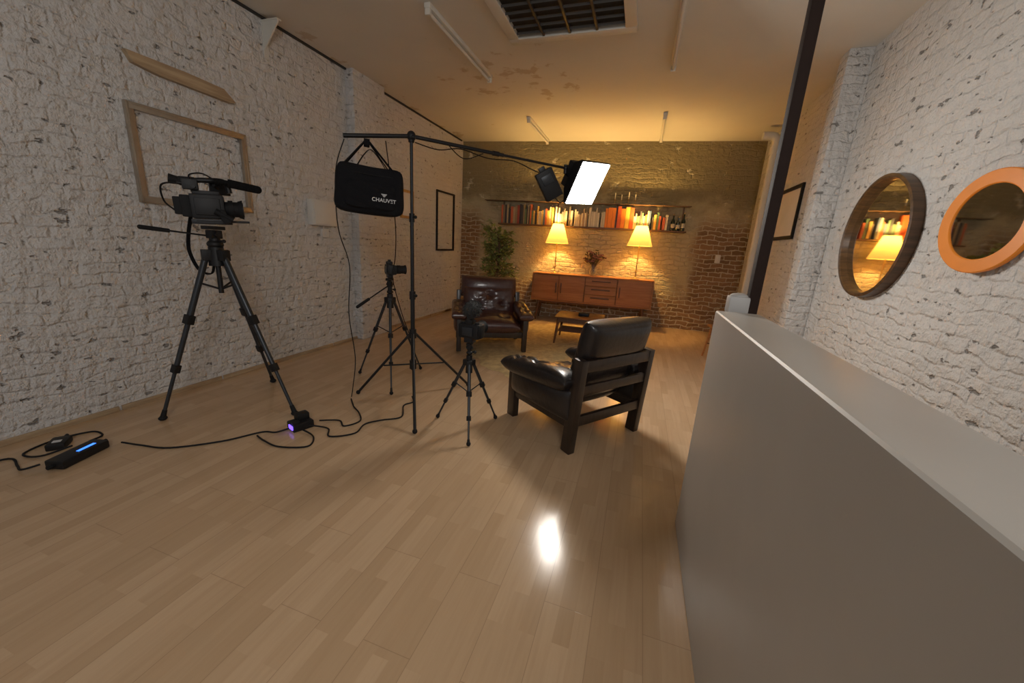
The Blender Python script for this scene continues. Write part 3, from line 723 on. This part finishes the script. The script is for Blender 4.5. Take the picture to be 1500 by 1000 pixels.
def text_part(s,size,mat,parent,loc,rot,name='lettering',ext=.0015):
    cu=bpy.data.curves.new(name,'FONT'); cu.body=s; cu.size=size; cu.extrude=ext; cu.align_x='CENTER'; cu.align_y='CENTER'; cu.offset=.0005; cu.space_character=1.05
    to=bpy.data.objects.new('tmp',cu); COL.objects.link(to)
    dg=bpy.context.evaluated_depsgraph_get(); me=bpy.data.meshes.new_from_object(to.evaluated_get(dg))
    bpy.data.objects.remove(to); me.materials.clear(); me.materials.append(mat)
    o=bpy.data.objects.new(name,me); COL.objects.link(o); o.parent=parent; o.location=loc; o.rotation_euler=rot; return o
text_part('CHAUVET',.038,white_print,bg_,(.095,-.1285,-.078),(rad(90),0,0))
for k in range(3):
    w0=.022-k*.0065; zt_=-.030-k*.008
    M().poly([(.095-w0,-.1275,zt_),(.095+w0,-.1275,zt_),(.095+w0-.004,-.1275,zt_-.005),(.095-w0+.004,-.1275,zt_-.005)],(0,.012,0)).ob('logo',white_print,bg_)

# studio light: local +Z = emitting direction
pc=Vector((-.59,3.95,2.055))
u_=Vector((37.4,47.1,10.4)).normalized(); v_=Vector((19.2,-25.9,48.5)); v_=(v_-u_*v_.dot(u_)).normalized(); n_=u_.cross(v_)
sl=root('studio_light',pc,'bright square studio light panel with black softbox on boom','studio light'); sl.rotation_mode='QUATERNION'
RM=Matrix(((u_.x,v_.x,n_.x),(u_.y,v_.y,n_.y),(u_.z,v_.z,n_.z)))@Matrix.Rotation(rad(-6),3,'Z')
sl.rotation_quaternion=RM.to_quaternion()
pw,ph=.36,.40
M().box((0,0,.012),(pw,ph,.006)).ob('diffuser',panel_emit,sl)
m=M()
for sx,sy,w,h in ((0,ph/2+.004,pw+.016,.008),(0,-ph/2-.004,pw+.016,.008),(pw/2+.004,0,.008,ph+.016),(-pw/2-.004,0,.008,ph+.016)): m.box((sx,sy,-.004),(w,h,.03),bev=.002)
m.ob('rim',black_plastic,sl)
m=M(); b=m.bm
A=[b.verts.new((sx*(pw/2+.008),sy*(ph/2+.008),-.010)) for sx,sy in ((-1,-1),(1,-1),(1,1),(-1,1))]
B=[b.verts.new((sx*.12,sy*.13,-.15)) for sx,sy in ((-1,-1),(1,-1),(1,1),(-1,1))]
for i in range(4): b.faces.new((A[i],A[(i+1)%4],B[(i+1)%4],B[i]))
b.faces.new(B[::-1]); m.ob('softbox_skirt',black_fabric,sl)
m=M(); m.box((0,0,-.185),(.22,.24,.08),bev=.01)
for i in range(7): m.box((0,-.09+i*.03,-.228),(.18,.008,.03))
m.ob('housing',black_plastic,sl)
yk=root('light_yoke',bb,'black swivel bracket joining lamp head and boom','bracket')
hp=RM@Vector((0,.0,-.225))+pc-bb
M().cyl((0,0,.03),(0,0,-.05),.018,seg=14).tube([(0,0,-.04),(hp.x*.5,hp.y*.5,-.06),tuple(hp)],.012,8).sph((0,0,0),.024,12).ob('yoke_arm',black_metal,yk)
dr=root('power_supply',(-.93,3.80,2.02),'black lighting power unit hanging below the boom tip','power supply',rot=(rad(10),rad(-32),rad(20)))
M().box((0,0,0),(.17,.09,.27),bev=.012).ob('body',black_plastic,dr)
M().box((0,-.046,.05),(.10,.014,.08),bev=.003).ob('control_panel',dark_grey,dr)
M().box((0,0,.14),(.06,.04,.06),bev=.004).ob('mount',black_metal,dr)
M().tube([(0,0,-.12),(.03,0,-.2),(.10,.02,-.18),(.16,.04,-.10)],.005,6).ob('cable',black_rubber,dr)

# ---------------------------------------------------------------- floor electrics and cables
pa=root('power_adapter',(-3.17,1.19,0),'black power adapter with blue glowing display on floor','power adapter',rot=(0,0,rad(18)))
M().box((0,0,.03),(.11,.27,.055),bev=.012).ob('case',black_plastic,pa)
M().box((.02,.03,.0585),(.018,.10,.004),bev=.001).ob('display',led_blue,pa)
for s in (-1,1): M().cyl((0,s*.13,.03),(0,s*.165,.03),.012).ob('plug',black_rubber,pa)
pb=root('power_adapter',(-3.45,1.22,0),'small black plug adapter lying on floor','power adapter',rot=(0,0,rad(50)))
M().box((0,0,.022),(.09,.13,.044),bev=.01).cyl((0,.06,.022),(0,.12,.022),.01).ob('case',black_plastic,pb)
M().box((0,-.02,.045),(.04,.03,.003)).ob('sticker',white_print,pb)
pd=root('battery_charger',(-2.30,2.04,0),'black battery charger with violet display at tripod foot','charger',rot=(0,0,rad(-20)))
M().box((0,0,.03),(.12,.15,.06),bev=.01).box((-.02,.02,.085),(.07,.09,.055),bev=.01).box((.04,-.05,.07),(.04,.05,.03),bev=.008).ob('case',black_plastic,pd)
M().box((.02,-.078,.035),(.06,.008,.03)).ob('display',led_violet,pd)
def cable(pts,label,r=.006):
    o=Vector(pts[0]); m=M(); m.tube([Vector(p)-o for p in pts],r,7)
    m.ob('power_cable',black_rubber,None,o,ang=80,label=label,category='cable')
zc=.007
lb='black power cable lying loosely on laminate floor'
cable([(-3.60,.55,zc),(-3.55,.85,zc),(-3.50,1.02,zc),(-3.35,1.0,zc),(-3.25,.98,.02),(-3.21,1.04,.03)],lb)
cable([(-3.11,1.37,.03),(-3.0,1.42,zc),(-2.81,1.47,zc),(-2.6,1.66,zc),(-2.48,1.86,zc),(-2.39,1.90,zc),(-2.33,1.97,.02)],lb)
cable([(-2.46,1.81,zc),(-2.36,1.78,zc),(-2.2,1.76,zc),(-2.03,1.84,zc),(-2.1,1.96,zc),(-2.23,1.99,.02)],lb)
cable([(-2.23,2.05,.03),(-2.1,2.10,zc),(-2.0,2.01,zc),(-1.87,2.12,zc),(-1.90,2.27,zc),(-1.83,2.38,zc),(-1.72,2.5,zc),(-1.83,2.7,zc),(-1.80,2.8,zc),(-1.86,2.88,.02)],lb)
cable([(-2.22,2.14,.03),(-2.12,2.24,zc),(-2.02,2.18,zc),(-1.97,2.3,zc),(-2.08,2.42,zc),(-2.2,2.5,zc),(-2.33,2.62,zc)],lb)
cable([(-3.3,1.3,.03),(-3.38,1.4,zc),(-3.50,1.40,zc),(-3.56,1.24,zc),(-3.50,1.08,zc),(-3.36,1.10,.015),(-3.25,1.20,.06)],lb)
cable([(-2.22,2.56,2.14),(-2.28,2.52,1.9),(-2.30,2.54,1.5),(-2.26,2.60,1.2),(-2.29,2.60,.8),(-2.28,2.64,.4),(-2.34,2.66,.1),(-2.36,2.66,zc)],'thin black cable hanging from the boom to the floor',.004)
cable([(-2.0,2.76,2.17),(-1.97,2.82,1.6),(-2.0,2.86,1.3),(-2.06,2.9,1.1),(-1.99,2.92,.8),(-1.9,2.9,.62)],'thin black cable dangling beside the light stand pole',.004)

# ---------------------------------------------------------------- lights, world, camera
al=bpy.data.lights.new('fill_light','AREA'); al.energy=50; al.size=1.0; al.color=(1,.97,.94)  # soft fill added for the left wall, standing in for an unseen source
ao=bpy.data.objects.new('fill_light',al); COL.objects.link(ao); ao.location=(.9,-1.7,2.7)
ao.rotation_euler=(Vector((-3.2,4.2,1.2))-Vector((.9,-1.7,2.7))).to_track_quat('-Z','Y').to_euler()
w=bpy.data.worlds.new('World'); bpy.context.scene.world=w; w.use_nodes=True
w.node_tree.nodes['Background'].inputs[0].default_value=(.92,.95,1.0,1); w.node_tree.nodes['Background'].inputs[1].default_value=.25
cam=bpy.data.cameras.new('Camera'); co=bpy.data.objects.new('Camera',cam); COL.objects.link(co)
r_=Vector((0.94713,0.3157,0.05722)); d_=Vector((0.13093,-0.21748,-0.96724)); f_=Vector((-0.29292,0.9236,-0.24731))
mt=Matrix((( r_.x,-d_.x,-f_.x,0),(r_.y,-d_.y,-f_.y,0),(r_.z,-d_.z,-f_.z,1.45),(0,0,0,1)))
co.matrix_world=mt; cam.sensor_width=36; cam.lens=36*557.4/1500; cam.clip_start=.02
bpy.context.scene.camera=co
